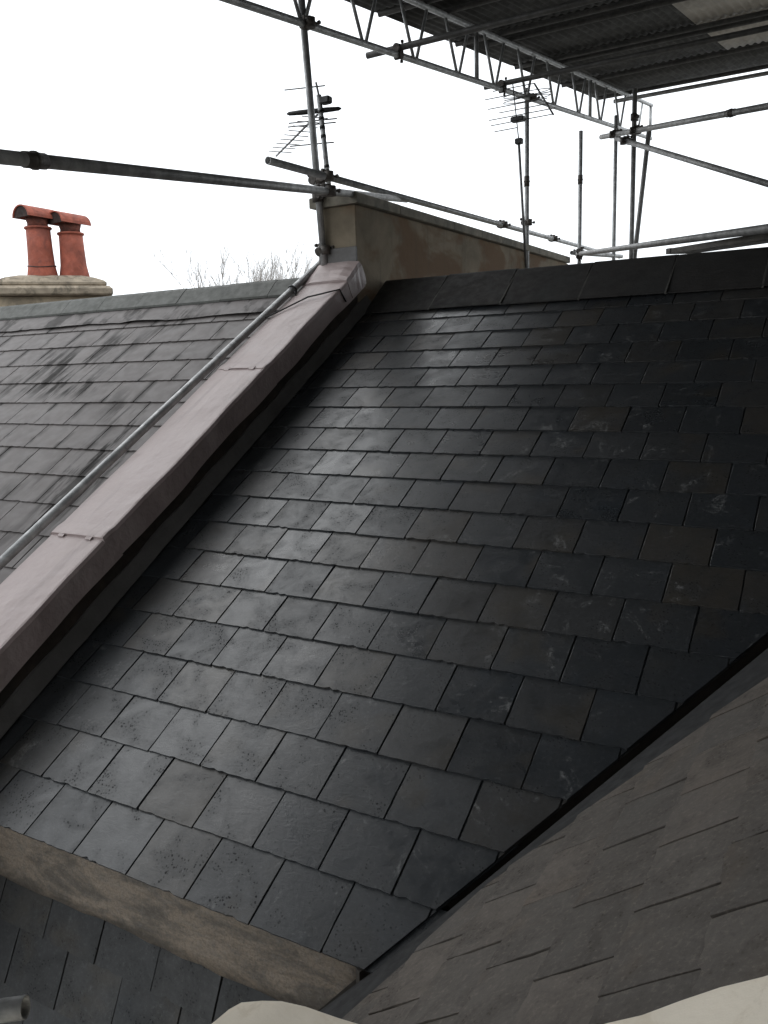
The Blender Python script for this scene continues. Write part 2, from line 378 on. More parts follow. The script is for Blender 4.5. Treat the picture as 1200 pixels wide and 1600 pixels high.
def slab(fr, pts, h0, h1, name, mat, root):
    mb = MB(); mb.rings([[fr.p(a, b, h0) for a, b in pts], [fr.p(a, b, h1) for a, b in pts]]); return mb.build(name, mat, root)

# ================================================================ SETTING
P = R(29.5); cp, sp = math.cos(P), math.sin(P)
FM = Frame((0, 0, 0), (1, 0, 0), (0, cp, sp))                       # main slope
FL = Frame((-2.137, 1.44, 0.869), (1, 0, 0), (0, 0.836, 0.549))     # neighbour's slope
q = R(38.4); FR = Frame((1.421, 0, 0), (0, -1, 0), (math.cos(q), 0, math.sin(q)))   # slope beyond the valley
q2 = R(65); FB = Frame((0, 0.05, -0.235), (1, 0, 0), (0, math.cos(q2), math.sin(q2)))  # steep slope below the apron

mb = MB(); mb.add([(-400, -400, -9), (400, -400, -9), (400, 400, -9), (-400, 400, -9)], [(0, 1, 2, 3)])
g = mb.build('ground', 'ground'); setp(g, kind='structure', label='flat ground far below the roofs')

uw = lambda v: -0.455 - 0.03 * v                                    # right edge of the party wall coping
# ---- main roof
W, G = 0.256, 0.21364
roof = empty('slate_roof', (0.5, 0.0, 0.0), 'large wet dark slate roof slope in the middle, under the scaffold roof', 'roof')
val = (0.640, -0.768, -0.9085 + 0.002)     # replaced below
# valley edge: from (1.421, 0) towards (2.276, 1.420)
ax, ay, bx_, by_ = 1.421, 0.0, 2.266, 1.400
na, nb_ = -(by_ - ay), (bx_ - ax); nl = math.hypot(na, nb_); na, nb_ = na / nl, nb_ / nl
cut_val = (na, nb_, -(na * ax + nb_ * ay))
cut_wall = (1.0, 0.03, 0.455 + 0.055)
slates(roof, FM, 'slate_main', W, G, [(i, i * G) for i in range(0, 20)], -0.72, 3.35, lambda i: 0.5 * (i % 2), [cut_val, cut_wall, (0, -1, 4.16)], seed=3, tilt=0.75, gap=0.0058, t=0.0078, vis=lambda u, v: True)
far = by_ / (bx_ - ax)
vv = lambda v: ax + (bx_ - ax) / by_ * v
slab(FM, [(-0.60, 0.03), (1.40, 0.03), (vv(4.2) - 0.03, 4.2), (-0.60, 4.2)], -0.085, -0.021, 'roof_deck', 'deck', roof)
# eaves undercloak course so the tail of the first course has something to sit on
for k in range(-3, 6):
    me = slate_mesh('slate', [(x, y) for x, y in outline(W, 0.22, 0.005, rnd)], 0.007, 0.033, rnd); me.materials.append(M['slate_main'])
    ob = bpy.data.objects.new('slate', me); COL.objects.link(ob); ob.parent = roof
    ob.matrix_local = Matrix.Translation(-wloc(roof)) @ FM.mat((k + 0.5) * W - 0.02, 0.004, -0.0072)
# ridge tiles
apex = (4.365, 0.050)
ap = FM.p(0, *apex)
wing = FM.p(0, 3.955, 0.012)
TL = 0.515
for k in range(-1, 12):
    x0 = -0.575 + (k + 1) * TL - 0.0; x1 = x0 + TL - 0.012
    mb = MB(); jz = rnd.uniform(-0.004, 0.004); t = 0.011; jy = rnd.uniform(-0.004, 0.004)
    a = V((0, ap.y, ap.z + jz)); w1 = V((0, wing.y + jy, wing.z + jz)); w2 = V((0, 2 * ap.y - wing.y, wing.z + jz))
    up = V((0, 0, t))
    prof = [w1, w1 + up * 0.5, a + up * 1.15 + V((0, -0.02, -0.007)), a + up * 1.3, a + up * 1.15 + V((0, 0.02, -0.007)), w2 + up, w2, a]
    mb.rings([[p + V((x, 0, 0)) for p in prof][::-1] for x in (x0, x1)])
    rt = mb.build('ridge_tile', 'ridge', roof)
    mb = MB(); prof2 = [p + V((0, 0, -0.004)) for p in prof]
    prof2 = [prof2[0], w1 + up + V((0, 0, rnd.uniform(-0.003, 0.002))), a + up * 1.2, w2 + up, w2, a]
    mb.rings([[p + V((x, 0, 0)) for p in prof2][::-1] for x in (x1 + 0.0005, x1 + 0.0115)])
    mb.build('mortar_joint', 'mortar', rt)
# back slope
FMb = Frame((0, 2 * ap.y, 0), (-1, 0, 0), (0, -cp, sp))
slab(FMb, [(0.60, 0.0), (0.60, 4.2), (-6.2, 4.2), (-6.2, 0.0)], -0.085, -0.004, 'back_slope', 'slate_lower', roof)
# mottled apron under the eaves
mb = MB(); ny, nz = 26, 5
pts = []; 
for side in (0, 1):
    for j in range(nz + 1):
        for i in range(ny + 1):
            x = -0.60 + 2.02 * i / ny; f = j / nz; z = -0.022 - 0.215 * f
            y = 0.030 - 0.012 * f + rnd.uniform(-0.002, 0.002) + side * 0.03
            if j == nz: z += rnd.uniform(-0.006, 0.006)
            pts.append((x, y, z))
fs = []
for side in (0, 1):
    b = side * (ny + 1) * (nz + 1)
    for j in range(nz):
        for i in range(ny):
            q_ = [b + j * (ny + 1) + i, b + (j + 1) * (ny + 1) + i, b + (j + 1) * (ny + 1) + i + 1, b + j * (ny + 1) + i + 1]
            fs.append(q_ if side == 0 else q_[::-1])
nn = (ny + 1) * (nz + 1)
for i in range(ny):
    fs.append([nz * (ny + 1) + i, nn + nz * (ny + 1) + i, nn + nz * (ny + 1) + i + 1, nz * (ny + 1) + i + 1])
for j in range(nz):
    a_, b_ = j * (ny + 1) + ny, (j + 1) * (ny + 1) + ny
    fs.append([a_, b_, nn + b_, nn + a_])
mb.add(pts, fs, True)
o = mb.build('lead_apron', 'apron', roof); o['label'] = 'mottled brown and grey apron under the eaves'
# dark strip put in as shadow below the valley edge, and the valley gutter
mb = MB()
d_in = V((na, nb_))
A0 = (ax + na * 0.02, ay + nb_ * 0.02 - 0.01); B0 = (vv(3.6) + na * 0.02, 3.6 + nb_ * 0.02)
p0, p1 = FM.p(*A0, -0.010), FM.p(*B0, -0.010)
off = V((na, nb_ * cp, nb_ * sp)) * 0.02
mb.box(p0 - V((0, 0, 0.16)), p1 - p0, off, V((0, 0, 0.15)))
mb.build('valley_shadow_strip', 'lead_and_shadow', roof)

# ---- slope beyond the valley
roof2 = empty('slate_roof', (1.6, -0.2, 0.1), 'brownish matt slate slope beyond the valley at the lower right', 'roof')
W2, G2 = 0.228, 0.1885
c1 = (1.344, 1.0, -(0.345 - 1.344 * 0.22)); c2 = (0.577, 1.0, -(0.345 - 0.577 * 0.22))
c3 = (-1.0, 0.0, 0.66)
slates(roof2, FR, 'slate_right', W2, G2, [(i, 0.217 - 2 * G2 + i * G2) for i in range(0, 16)], -2.1, 0.70, lambda i: (0.14 / W2) + 0.5 * ((i + 1) % 2), [c1, c2, c3], seed=11, t=0.008, gap=0.0075, jit=0.0035, dv=0.003)
slab(FR, [(0.64, -0.35), (0.64, 2.8), (-2.2, 2.8), (-2.2, 2.02), (-0.05, 0.06), (0.25, -0.35)], -0.07, -0.019, 'roof_deck', 'deck', roof2)
slab(FR, [(0.64, 2.75), (0.64, 5.6), (-4.0, 5.6), (-4.0, 2.75)], -0.07, -0.004, 'far_slating', 'slate_right', roof2)
mb = MB()   # valley gutter lead: folded strip lying in the angle
rowsv = []
for k in range(13):
    f = -0.12 + k / 12 * 2.1
    base = FM.p(ax + (bx_ - ax) * f, by_ * f, -0.07)
    hor = V((cp * 0 + 0.83, -0.55, 0)).normalized()
    rowsv.append([base - hor * 0.03 + V((0, 0, 0.012)), base + V((0, 0, -0.012)), base + hor * 0.06 + V((0, 0, 0.012)), base + hor * 0.20 + V((0, 0, 0.088)), base + hor * 0.20 + V((0, 0, 0.070)), base + hor * 0.06 + V((0, 0, -0.008)), base + V((0, 0, -0.03)), base - hor * 0.03 + V((0, 0, -0.005))])
mb.rings(rowsv)
mb.build('valley_gutter', 'lead_and_shadow', roof2)
# cream gable coping and kneeler at the foot of the picture
gab = empty('gable_coping', (1.6, -0.6, -0.5), 'cream painted gable coping with kneeler block at the bottom edge of the picture', 'coping')
mb = MB(); r_ = random.Random(5); rs = []
for k in range(30):
    v = 0.42 + k * 0.06
    e = 0.004 * math.sin(k * 1.7) + r_.uniform(-0.002, 0.002)
    rs.append([FR.p(0.626 + e + 0.012, v, 0.012), FR.p(0.626 + e, v, 0.030), FR.p(0.645 + e, v, 0.048), FR.p(1.0, v, 0.05), FR.p(1.0, v, -0.3), FR.p(0.638, v, -0.3)][::-1])
mb.rings(rs); mb.build('sloping_coping', 'cream', gab)
kp = [(1.28, -0.80), (1.31, -0.60), (1.337, -0.496), (1.345, -0.445), (1.356, -0.416), (1.395, -0.388), (1.436, -0.368), (1.495, -0.355), (1.577, -0.349), (1.66, -0.338), (1.74, -0.36), (1.80, -0.42), (1.83, -0.55), (1.84, -0.80)]
kc = V((1.58, -0.62, 0))
mb = MB()
kr = lambda s, z: [V((kc.x + (x - kc.x) * s + r_.uniform(-0.001, 0.001), kc.y + (y - kc.y) * s + r_.uniform(-0.001, 0.001), z)) for x, y in kp][::-1]
mb.rings([kr(0.985, 0.202), kr(0.997, 0.197), kr(1.0, 0.186), kr(1.0, -0.6)]); mb.build('kneeler_block', 'cream', gab)

mb = MB(); prof = [(1.45, -9.0), (6.0, -9.0), (6.0, 3.28), (1.45, -0.33)]
mb.rings([[V((a, y_, b)) for a, b in prof] for y_ in (-0.68, -0.95)]); mb.build('gable_wall', 'cream', gab)
# ---- steep slope below the apron
roof3 = empty('slate_roof', (0.5, -0.1, -0.5), 'steep dark slate slope below the apron at the lower left', 'roof')
slates(roof3, FB, 'slate_lower', 0.2665, 0.19, [(i, -0.165 - 0.19 * (5 - i)) for i in range(0, 6)], -0.6, 1.9, lambda i: (0.067 / 0.2665) + 0.5 * ((i + 1) % 2), [(0, -1, 0.06), (-1, 0, 1.75)], seed=21, t=0.006, gap=0.006, dv=0.002)
slab(FB, [(-0.6, -1.3), (1.7, -1.3), (1.7, 0.05), (-0.6, 0.05)], -0.08, -0.019, 'roof_deck', 'deck', roof3)

# ---- neighbour's roof
roof4 = empty('slate_roof', (-2.5, 1.4, 0.9), 'grey neighbouring slate roof with black streaks, left of the pink coping', 'roof')
W4, G4 = 0.305, 0.2457
ux = lambda x: x + 2.137
cutL = (-1.0, -0.026, ux(-0.845) + 0.026 * 0.0)
slates(roof4, FL, 'fibre', W4, G4, [(i, i * G4) for i in range(-5, 9)], ux(-5.9), ux(-0.8), lambda i: 0.5 * ((i + 1) % 2), [cutL, (0, -1, 2.30)], seed=31, tilt=0.25, t=0.0085, gap=0.006, jit=0.0006, dv=0.0015, vis=lambda u, v: u > ux(-3.6 - 0.62 * max(v, -0.6) - 0.6))
slab(FL, [(ux(-9), -1.6), (ux(-0.83), -1.6), (ux(-0.90), 2.3), (ux(-9), 2.3)], -0.09, -0.018, 'roof_deck', 'deck', roof4)
slab(FL, [(ux(-9), -1.6), (ux(-6.4), -1.6), (ux(-6.4), 2.3), (ux(-9), 2.3)], -0.017, -0.002, 'far_slating', 'fibre', roof4)
# ridge: pale lead strip with a wavy lower edge, then concrete ridge
mb = MB(); rs = []
for k in range(90):
    x = -6.6 + k * (5.72 / 89); wv = 2.03 + 0.006 * math.sin(k * 0.6) + 0.008 * math.sin(k * 0.23 + 1) + rnd.uniform(-0.004, 0.004)
    lift = 0.010 + 0.008 * max(0, math.sin(k * 0.41)) + rnd.uniform(0, 0.003)
    rs.append([FL.p(ux(x), wv, lift), FL.p(ux(x), wv + 0.03, 0.016), FL.p(ux(x), 2.30, 0.020), FL.p(ux(x), 2.30, 0.006), FL.p(ux(x), wv + 0.002, lift - 0.004)])
mb.rings(rs); o = mb.build('ridge_flashing', 'fibre', roof4)
apL = FL.p(0, 2.40, 0.045)
for k in range(13):
    x0 = -6.7 + k * 0.45; x1 = min(x0 + 0.446, -0.93)
    if x1 - x0 < 0.1: continue
    mb = MB(); jz = rnd.uniform(-0.002, 0.002); t = V((0, 0, 0.016))
    w1 = FL.p(0, 2.215, 0.022); w1 = V((0, w1.y, w1.z + jz)); a = V((0, apL.y, apL.z + jz)); w2 = V((0, 2 * apL.y - w1.y, w1.z))
    prof = [w1, w1 + t, a + t + V((0, -0.03, -0.016)), a + t * 1.1, a + t + V((0, 0.03, -0.016)), w2 + t, w2, a]
    mb.rings([[p + V((x, 0, 0)) for p in prof][::-1] for x in (x0, x1)]); mb.build('ridge_tile', 'ridge_left', roof4)
FLb = Frame((0, 2 * apL.y - FL.o.y, FL.o.z), (-1, 0, 0), (0, -0.836, 0.549))
slab(FLb, [(0.9, -1.5), (0.9, 2.28), (9, 2.28), (9, -1.5)][::-1], -0.08, -0.003, 'back_slope', 'fibre', roof4)

# ---- party wall with lead coping between the two roofs
pw = empty('party_wall', (-0.68, 0.0, 0.0), 'sloping party wall with pinkish lead coping between the two roofs', 'wall')
def along(prof_fn, v0, v1, n, name, mat, root, smooth=False):
    mb = MB(); rs = []
    for k in range(n + 1):
        v = v0 + (v1 - v0) * k / n
        rs.append([FM.p(u_, v_, h_) for u_, v_, h_ in prof_fn(v, k, n)])
    mb.rings(rs, smooth); return mb.build(name, mat, root)
along(lambda v, k, n: [(uw(v) - 0.040, v, 0.20), (uw(v) - 0.040, v, -0.6), (uw(v) - 0.33, v, -0.6), (uw(v) - 0.33, v, 0.20)], -0.6, 4.12, 6, 'wall_core', 'wall_brown', pw)
js = [-0.75, 1.20, 2.72, 4.08]
for i in range(3):
    v0, v1 = js[i], js[i + 1]; rr = random.Random(50 + i)
    ph = [rr.uniform(0, 6) for _ in range(6)]
    def prof(v, k, n, i=i, ph=ph, v0=v0, v1=v1, rr=rr):
        e = 0.003 * math.sin(v * 7 + ph[0]) + 0.002 * math.sin(v * 17 + ph[1]); z = 0.300 + 0.003 * math.sin(v * 5 + ph[2]) + (0.008 if k <= 1 and i > 0 else 0.0)
        if i == 0 or k > 0: pass
        ve = [v] * 9
        if k == 0 and i > 0: ve = [v + rr.uniform(-0.007, 0.007) for _ in range(9)]
        u0 = uw(v)
        dip = 0.004 * math.sin(v * 9 + ph[3])
        lo = 0.165 + 0.006 * math.sin(v * 6 + ph[4])
        P9 = [(u0 + e, lo), (u0 + 0.003 + e, z - 0.018), (u0 - 0.004 + e, z - 0.003), (u0 - 0.014 + e, z), (u0 - 0.19, z + 0.004 + dip), (u0 - 0.355, z), (u0 - 0.372, z - 0.012), (u0 - 0.372, lo + 0.03), (u0 - 0.19, lo)]
        return [(a, ve[t_], b) for t_, (a, b) in enumerate(P9)]
    lsh = along(prof, v0, v1 + (0.05 if i < 2 else 0.0), 34, 'lead_sheet', 'lead', pw, False)
    if i > 0:
        for uo in (-0.30, -0.11):
            mb = MB(); a = uw(v0) + uo
            mb.rings([[FM.p(a, v0 - 0.014, 0.303), FM.p(a + 0.04, v0 - 0.016, 0.303), FM.p(a + 0.042, v0 + 0.012, 0.308), FM.p(a + 0.002, v0 + 0.012, 0.308)], [FM.p(a, v0 - 0.014, 0.3065), FM.p(a + 0.04, v0 - 0.016, 0.307), FM.p(a + 0.042, v0 + 0.012, 0.3125), FM.p(a + 0.002, v0 + 0.012, 0.312)]])
            mb.build('lead_clip', 'lead', lsh)
# stepped lead end piece against the tall wall, and flashing at the foot of the party wall
rr = random.Random(61)
def crumple(v, k, n):
    u0 = uw(v); j = lambda a: rr.uniform(-a, a); z = 0.309 + 0.03 * k / n
    return [(u0 + 0.010 + j(0.004), v + j(0.006), 0.172 + j(0.008)), (u0 + 0.011 + j(0.005), v + j(0.004), 0.22 + j(0.01)), (u0 + 0.011 + j(0.004), v + j(0.004), z - 0.03), (u0 + 0.002, v + j(0.004), z + j(0.003)), (u0 - 0.08, v + j(0.006), z + 0.006 + j(0.004)), (u0 - 0.18, v + j(0.006), z + 0.004 + j(0.005)), (u0 - 0.30, v + j(0.006), z + 0.004 + j(0.004)), (u0 - 0.368, v, z - 0.01), (u0 - 0.36, v, 0.20)]
along(crumple, 3.86, 4.095, 7, 'lead_end_piece', 'lead', pw)
rr = random.Random(77)
along(lambda v, k, n: [(uw(v) - 0.036, v, 0.085 + 0.004 * math.sin(k * 0.9)), (uw(v) - 0.026, v, 0.082), (uw(v) - 0.010, v, 0.040), (uw(v) + 0.004 + 0.006 * math.sin(k * 0.55) + rr.uniform(-0.003, 0.003), v, 0.012), (uw(v) + 0.0, v, 0.006), (uw(v) - 0.036, v, 0.02)], -0.05, 4.10, 60, 'lead_flashing', 'lead_grey', pw)

# ---- tall rendered wall beyond the ridge
tw = empty('parapet_wall', (-0.75, 3.42, 0.0), 'tall stained render wall with stone coping running back behind the ridge', 'wall')
mb = MB(); mb.cbox((-0.900, 3.42, -3.0), (-0.605, 8.25, 2.695), 0.006); mb.build('wall_body', 'render', tw)
y = 3.385; k = 0
while y < 8.2:
    ln = (0.62, 0.95, 1.1, 1.05, 1.1)[k % 5]; y1 = min(y + ln, 8.27)
    mb = MB(); x0, x1 = -0.965, -0.565; z0 = 2.700; z1 = 2.768 + rnd.uniform(-0.002, 0.002)
    prof = [(x0, z0), (x0, z1 - 0.006), (x0 + 0.010, z1), (x1 - 0.010, z1), (x1, z1 - 0.006), (x1, z0), (x1 - 0.012, z0 - 0.004), (x0 + 0.012, z0 - 0.004)]
    mb.rings([[V((a, yy, b)) for a, b in prof] for yy in (y, y1 - 0.005)]); mb.build('coping_slab', 'coping_stone', tw)
    y = y1; k += 1
mb = MB(); mb.cbox((-0.915, 3.402, 2.22), (-0.60, 3.418, 2.415), 0.003); mb.build('step_flashing', 'lead_grey', tw)

# ---- building bodies beneath the roofs
hb = empty('house', (2, 4, -9), 'rendered house body under the main roof', 'house')
mb = MB(); mb.cbox((-0.58, 0.15, -9), (6.0, 7.4, -0.55)); mb.build('wall', 'house', hb)
hb = empty('house', (-5, 3.5, -9), 'rendered neighbouring house body under the grey roof', 'house')
mb = MB(); mb.cbox((-9.0, 0.35, -9), (-0.92, 6.6, -0.12)); mb.build('wall', 'house', hb)

# ================================================================ CHIMNEY
st = empty('chimney_stack', (-5.05, 4.6, 1.5), 'cream rendered chimney stack behind the grey roof ridge', 'chimney')
cdx = V((0.60, 0.80, 0)); cdx.normalize()      # the long face
cx0 = V((-5.47, 4.05, 0))
CH = Frame(cx0, (0.63, 0.777, 0), (-0.777, 0.63, 0))
def cblock(u0, u1, v0, v1, z0, z1, bev, name, mat, root):
    mb = MB(); b = bev
    def ring(e, z): return [CH.p(a, c, z) for a, c in ((u0 + e + b, v0 + e), (u1 - e - b, v0 + e), (u1 - e, v0 + e + b), (u1 - e, v1 - e - b), (u1 - e - b, v1 - e), (u0 + e + b, v1 - e), (u0 + e, v1 - e - b), (u0 + e, v0 + e + b))]
    mb.rings([ring(b * 0.6, z0), ring(0, z0 + b * 0.6), ring(0, z1 - b), ring(b, z1)]); return mb.build(name, mat, root)
cblock(0.0, 1.10, 0.0, 0.62, 1.2, 2.43, 0.01, 'stack_body', 'stack', st)
cblock(-0.075, 1.175, -0.075, 0.695, 2.432, 2.535, 0.03, 'lower_cap', 'stack_cap', st)
cblock(-0.02, 1.12, -0.02, 0.64, 2.537, 2.60, 0.025, 'upper_cap', 'stack_cap', st)
mb = MB(); rs = []
for s_, z in ((1.0, 2.602), (0.86, 2.63), (0.6, 2.66)):
    rs.append([CH.p(0.55 + a * s_, 0.31 + b * s_, z) for a, b in ((-0.53, -0.29), (0.53, -0.29), (0.53, 0.29), (-0.53, 0.29))])
mb.rings(rs); mb.build('flaunching', 'stack_cap', st)
def pot(c, z0, hgt, label, dark):
    c = V((c.x, c.y, z0)); e = empty('chimney_pot', c, label, 'chimney pot', 'terracotta pots on the cream stack')
    mb = MB(); mb.lathe(c, [(0.165, -0.05), (0.160, 0.03), (0.140, 0.14), (0.131, 0.32), (0.127, hgt)], 30); mb.build('pot_body', 'terracotta', e)
    mb = MB(); mb.lathe(c, [(0.128, hgt - 0.005), (0.141, hgt), (0.145, hgt + 0.010), (0.140, hgt + 0.020), (0.122, hgt + 0.022)], 30); mb.build('rim', 'terracotta', e)
    mb = MB(); mb.lathe(c, [(0.108, hgt + 0.018), (0.106, hgt + 0.06), (0.122, hgt + 0.115)], 30); mb.build('neck', 'dull_clay', e)
    # half-round hood lying across the top
    mb = MB(); ax_ = V((0.05, 1.0, -0.02)).normalized(); sd_ = V((-ax_.y, ax_.x, 0)).normalized(); zc = hgt + 0.105
    n = 12; rs = []
    for t_ in (-0.20, 0.175):
        ring = []
        for k in range(n + 1):
            a = math.pi * k / n; ring.append(c + ax_ * t_ + sd_ * 0.145 * math.cos(a) + V((0, 0, zc + 0.125 * math.sin(a))))
        for k in range(n, -1, -1):
            a = math.pi * k / n; ring.append(c + ax_ * t_ + sd_ * 0.128 * math.cos(a) + V((0, 0, zc + 0.112 * math.sin(a))))
        rs.append(ring)
    b = len(mb.v); m_ = len(rs[0])
    for r_2 in rs: mb.v += r_2
    for k in range(m_):
        k2 = (k + 1) % m_; mb.face([k, k2, m_ + k2, m_ + k])
    for k in range(n):
        i0, i1, j1, j0 = k, k + 1, m_ - 2 - k, m_ - 1 - k
        mb.face([i0, j0, j1, i1]); mb.face([m_ + i0, m_ + i1, m_ + j1, m_ + j0])
    hood = mb.build('hood', 'terracotta', e)
    mb = MB()   # black plate standing in for the shade inside the open end
    pts = [c + ax_ * -0.185 + sd_ * 0.127 * math.cos(math.pi * k / n) + V((0, 0, zc + 0.111 * math.sin(math.pi * k / n))) for k in range(n + 1)]
    mb.rings([pts, [p + ax_ * 0.02 for p in pts]]); mb.build('opening_shade_plate', 'opening_shade', hood)
    return e
p1 = CH.p(0.47, 0.28, 0); p2 = CH.p(0.80, 0.30, 0)
e1 = pot(p1, 2.64, 0.52, 'left terracotta chimney pot with wire round its foot and half-round hood', 0)
pot(p2, 2.64, 0.47, 'right terracotta chimney pot with half-round hood, nearer the slate ridge', 0)
mb = MB(); mb.path([V((p1.x, p1.y, 2.76)) + V((0.148 * math.cos(a), 0.148 * math.sin(a), 0.012 * math.sin(2 * a))) for a in [2 * math.pi * k / 24 for k in range(25)]], 0.005, 5); mb.build('wire_band', 'black', e1)

# ================================================================ SCAFFOLD
TR = 0.02415
def coupler(c, d1, d2, root):
    c, d1, d2 = V(c), V(d1).normalized(), V(d2).normalized(); mb = MB(); bolts = []
    nrm = d1.cross(d2); nrm = nrm.normalized() if nrm.length > 1e-3 else d1.orthogonal().normalized()
    mb.tube(c - d1 * 0.03 - nrm * TR, c + d1 * 0.03 - nrm * TR, TR + 0.008, 14)
    mb.tube(c - d2 * 0.03 + nrm * TR, c + d2 * 0.03 + nrm * TR, TR + 0.008, 14)
    for d, sg, o2 in ((d1, -1, d2), (d2, 1, d1)):
        b = c + nrm * TR * sg
        for sd2 in (1,):
            q0 = b + o2 * 0.040 * sd2
            bb = MB(); bb.tube(q0 - nrm * 0.048, q0 + nrm * 0.048, 0.0065, 8); bb.tube(q0 + nrm * 0.030 * sg, q0 + nrm * 0.048 * sg, 0.013, 6); bolts.append(bb)
            mb.box(q0 - d * 0.014 - o2 * 0.016 - nrm * 0.008, d * 0.028, o2 * 0.030, nrm * 0.016)
    ob = mb.build('coupler', 'coupler', root)
    for bb in bolts: bb.build('bolt', 'coupler', ob)
    return ob
def stube(p0, p1, label, couplers=(), mat='galv', group=None, r=TR, name='scaffold_tube', rings=()):
    p0, p1 = V(p0), V(p1); base = p0 if p0.z <= p1.z else p1
    e = empty(name, base, label, 'scaffold tube', group)
    mb = MB(); mb.tube(p0, p1, r, 18, None, 0.004); mb.build('tube', mat, e)
    d = (p1 - p0).normalized()
    for (f, d2) in couplers:
        coupler(p0 + (p1 - p0) * f, d, d2, e)
    for f in rings:
        c = p0 + (p1 - p0) * f; mb = MB(); mb.tube(c - d * 0.05, c + d * 0.05, r + 0.004, 14); mb.tube(c - d * 0.006, c + d * 0.006, r + 0.008, 14)
        mb.build('sleeve_coupler', 'coupler', e)
    return e
X = V((1, 0, 0)); Y = V((0, 1, 0)); Z = V((0, 0, 1))
bd = V((0.081, 0.992, 0.095)).normalized()
B0 = V((-0.85, 3.248, 3.835))                      # beam bottom chord beside the near standard
# lattice beam
lb = empty('lattice_beam', B0 - Z * 0.02, 'galvanised lattice beam carrying the scaffold roof along its open left edge', 'lattice beam')
mb = MB(); mb.tube(B0 - bd * 8.6, B0 + bd * 7.6, TR, 16, None, 0.004); mb.build('bottom_chord', 'galv', lb)
BT = V((0, 0, 0.43))
mb = MB(); mb.tube(B0 + BT - bd * 8.6, B0 + BT + bd * 7.6, TR, 16, None, 0.004); mb.build('top_chord', 'galv', lb)
for k in range(-13, 10):
    s = 0.695 + 0.70 * k
    if s > 7.5: continue
    for sg in (-1, 1):
        if s + sg * 0.22 > 7.55: continue
        mb = MB(); mb.tube(B0 + bd * (s + sg * 0.022) + Z * 0.015, B0 + bd * (s + sg * 0.20) + BT - Z * 0.015, 0.0135, 10); mb.build('diagonal_strut', 'galv', lb)
for s in (-1.4, 2.44, 5.25, 7.56):
    mb = MB(); mb.tube(B0 + bd * s, B0 + bd * s + BT, 0.020, 12); mb.build('end_post', 'galv', lb)
for s in (0.02, 3.57):
    coupler(B0 + bd * s + V((0.02, 0, 0)), bd, Z, lb)
# standards
pA0 = V((-0.868, 3.40, 2.300)); pA1 = V((-0.872, 3.262, 4.10))
stube(pA0, pA1, 'leaning upright scaffold tube at the tall wall\'s front corner', [(0.06, V((0.2, 1, 0.5))), (0.255, X), (0.32, Y)], group='upright scaffold tubes')
sB = B0 + bd * 3.57
stube((sB.x - 0.03, sB.y, 1.5), (sB.x - 0.03, sB.y, sB.z + 0.1), 'upright scaffold tube beside the thin aerial mast, holding the lattice beam', [(0.535, Y)], group='upright scaffold tubes', rings=(0.68,))
stube((-0.470, 8.25, 1.5), (-0.470, 8.25, 4.16), 'upright scaffold tube ending free in the sky', [(0.43, X), (0.49, Y)], group='upright scaffold tubes', rings=(0.80,))
stube((-0.26, 9.0, 1.5), (-0.26, 9.0, 4.46), 'upright scaffold tube just right of the free-ending one', [(0.40, X)], group='upright scaffold tubes')
stube((0.385, 7.20, 1.5), (0.385, 7.20, 4.20), 'dark upright scaffold tube under the far corner of the scaffold roof', [(0.9, X)], 'dark_tube', group='upright scaffold tubes')
stube((0.26, 7.70, 2.2), (0.478, 7.46, 3.90), 'slanting brace tube crossing the dark upright at the far corner', [], 'dark_tube')
# rails and braces
stube((-0.79, 2.70, 2.873), (-0.79, 11.4, 3.068), 'long guard rail tube running back above the tall wall', [(0.075, Z), (0.45, Z), (0.637, Z)], rings=())
stube((0.06, -0.22, 2.264), (-0.841, 4.619, 2.925), 'heavy rail tube crossing the sky from the left edge to the tall wall', [(0.66, Z)], 'dark_tube', rings=(0.125,), r=TR)
pj0, pj1 = FM.p(-0.955, -0.3, 0.312), FM.p(-0.945, 4.40, 0.324)
stube(pj0, pj1, 'bright sloping scaffold tube lying along the pink lead coping', [(0.985, X)])
stube((-0.52, 8.10, 2.80), (-0.21, 9.2, 2.83), 'short stub tube clamped below the guard rail end', [(0.15, X)])
stube((-0.26, 7.48, 2.703), (2.24, 2.90, 2.202), 'rail tube just above the main ridge at the right', [(0.02, Y)], 'dark_tube')
stube((0.02, 7.33, 3.83), (2.60, 4.15, 3.08), 'rail tube with sleeve below the far scaffold roof edge, right edge of picture', [(0.08, Z), (0.19, Z)], 'dark_tube', rings=(0.58,))
stube((0.30, 6.86, 3.68), (2.30, 4.72, 2.53), 'diagonal brace tube falling to the right edge of the picture', [(0.06, Z)], 'dark_tube')
# scaffold boards beside the ridge
bo = empty('scaffold_board', (1.3, 4.7, 2.31), 'grey scaffold board edge-on above the main ridge', 'board')
mb = MB(); a = V((1.23, 4.70, 2.315)); b = V((2.61, 2.55, 2.137)); d = (b - a); w_ = V((0.18, 0.12, 0)); mb.box(a, d, w_, V((0, 0, 0.036))); mb.build('plank', 'timber', bo)
mb = MB(); mb.box(a - d * 0.002 + V((-0.004, -0.003, -0.002)), d * 0.03, w_ + V((0.008, 0.006, 0)), V((0, 0, 0.040))); mb.build('hoop_iron', 'coupler', bo)
# tube end at the lower left corner
stube((0.55, -0.98, 0.21), (1.003, -0.705, 0.268), 'short tube end poking in at the lower left corner', [])

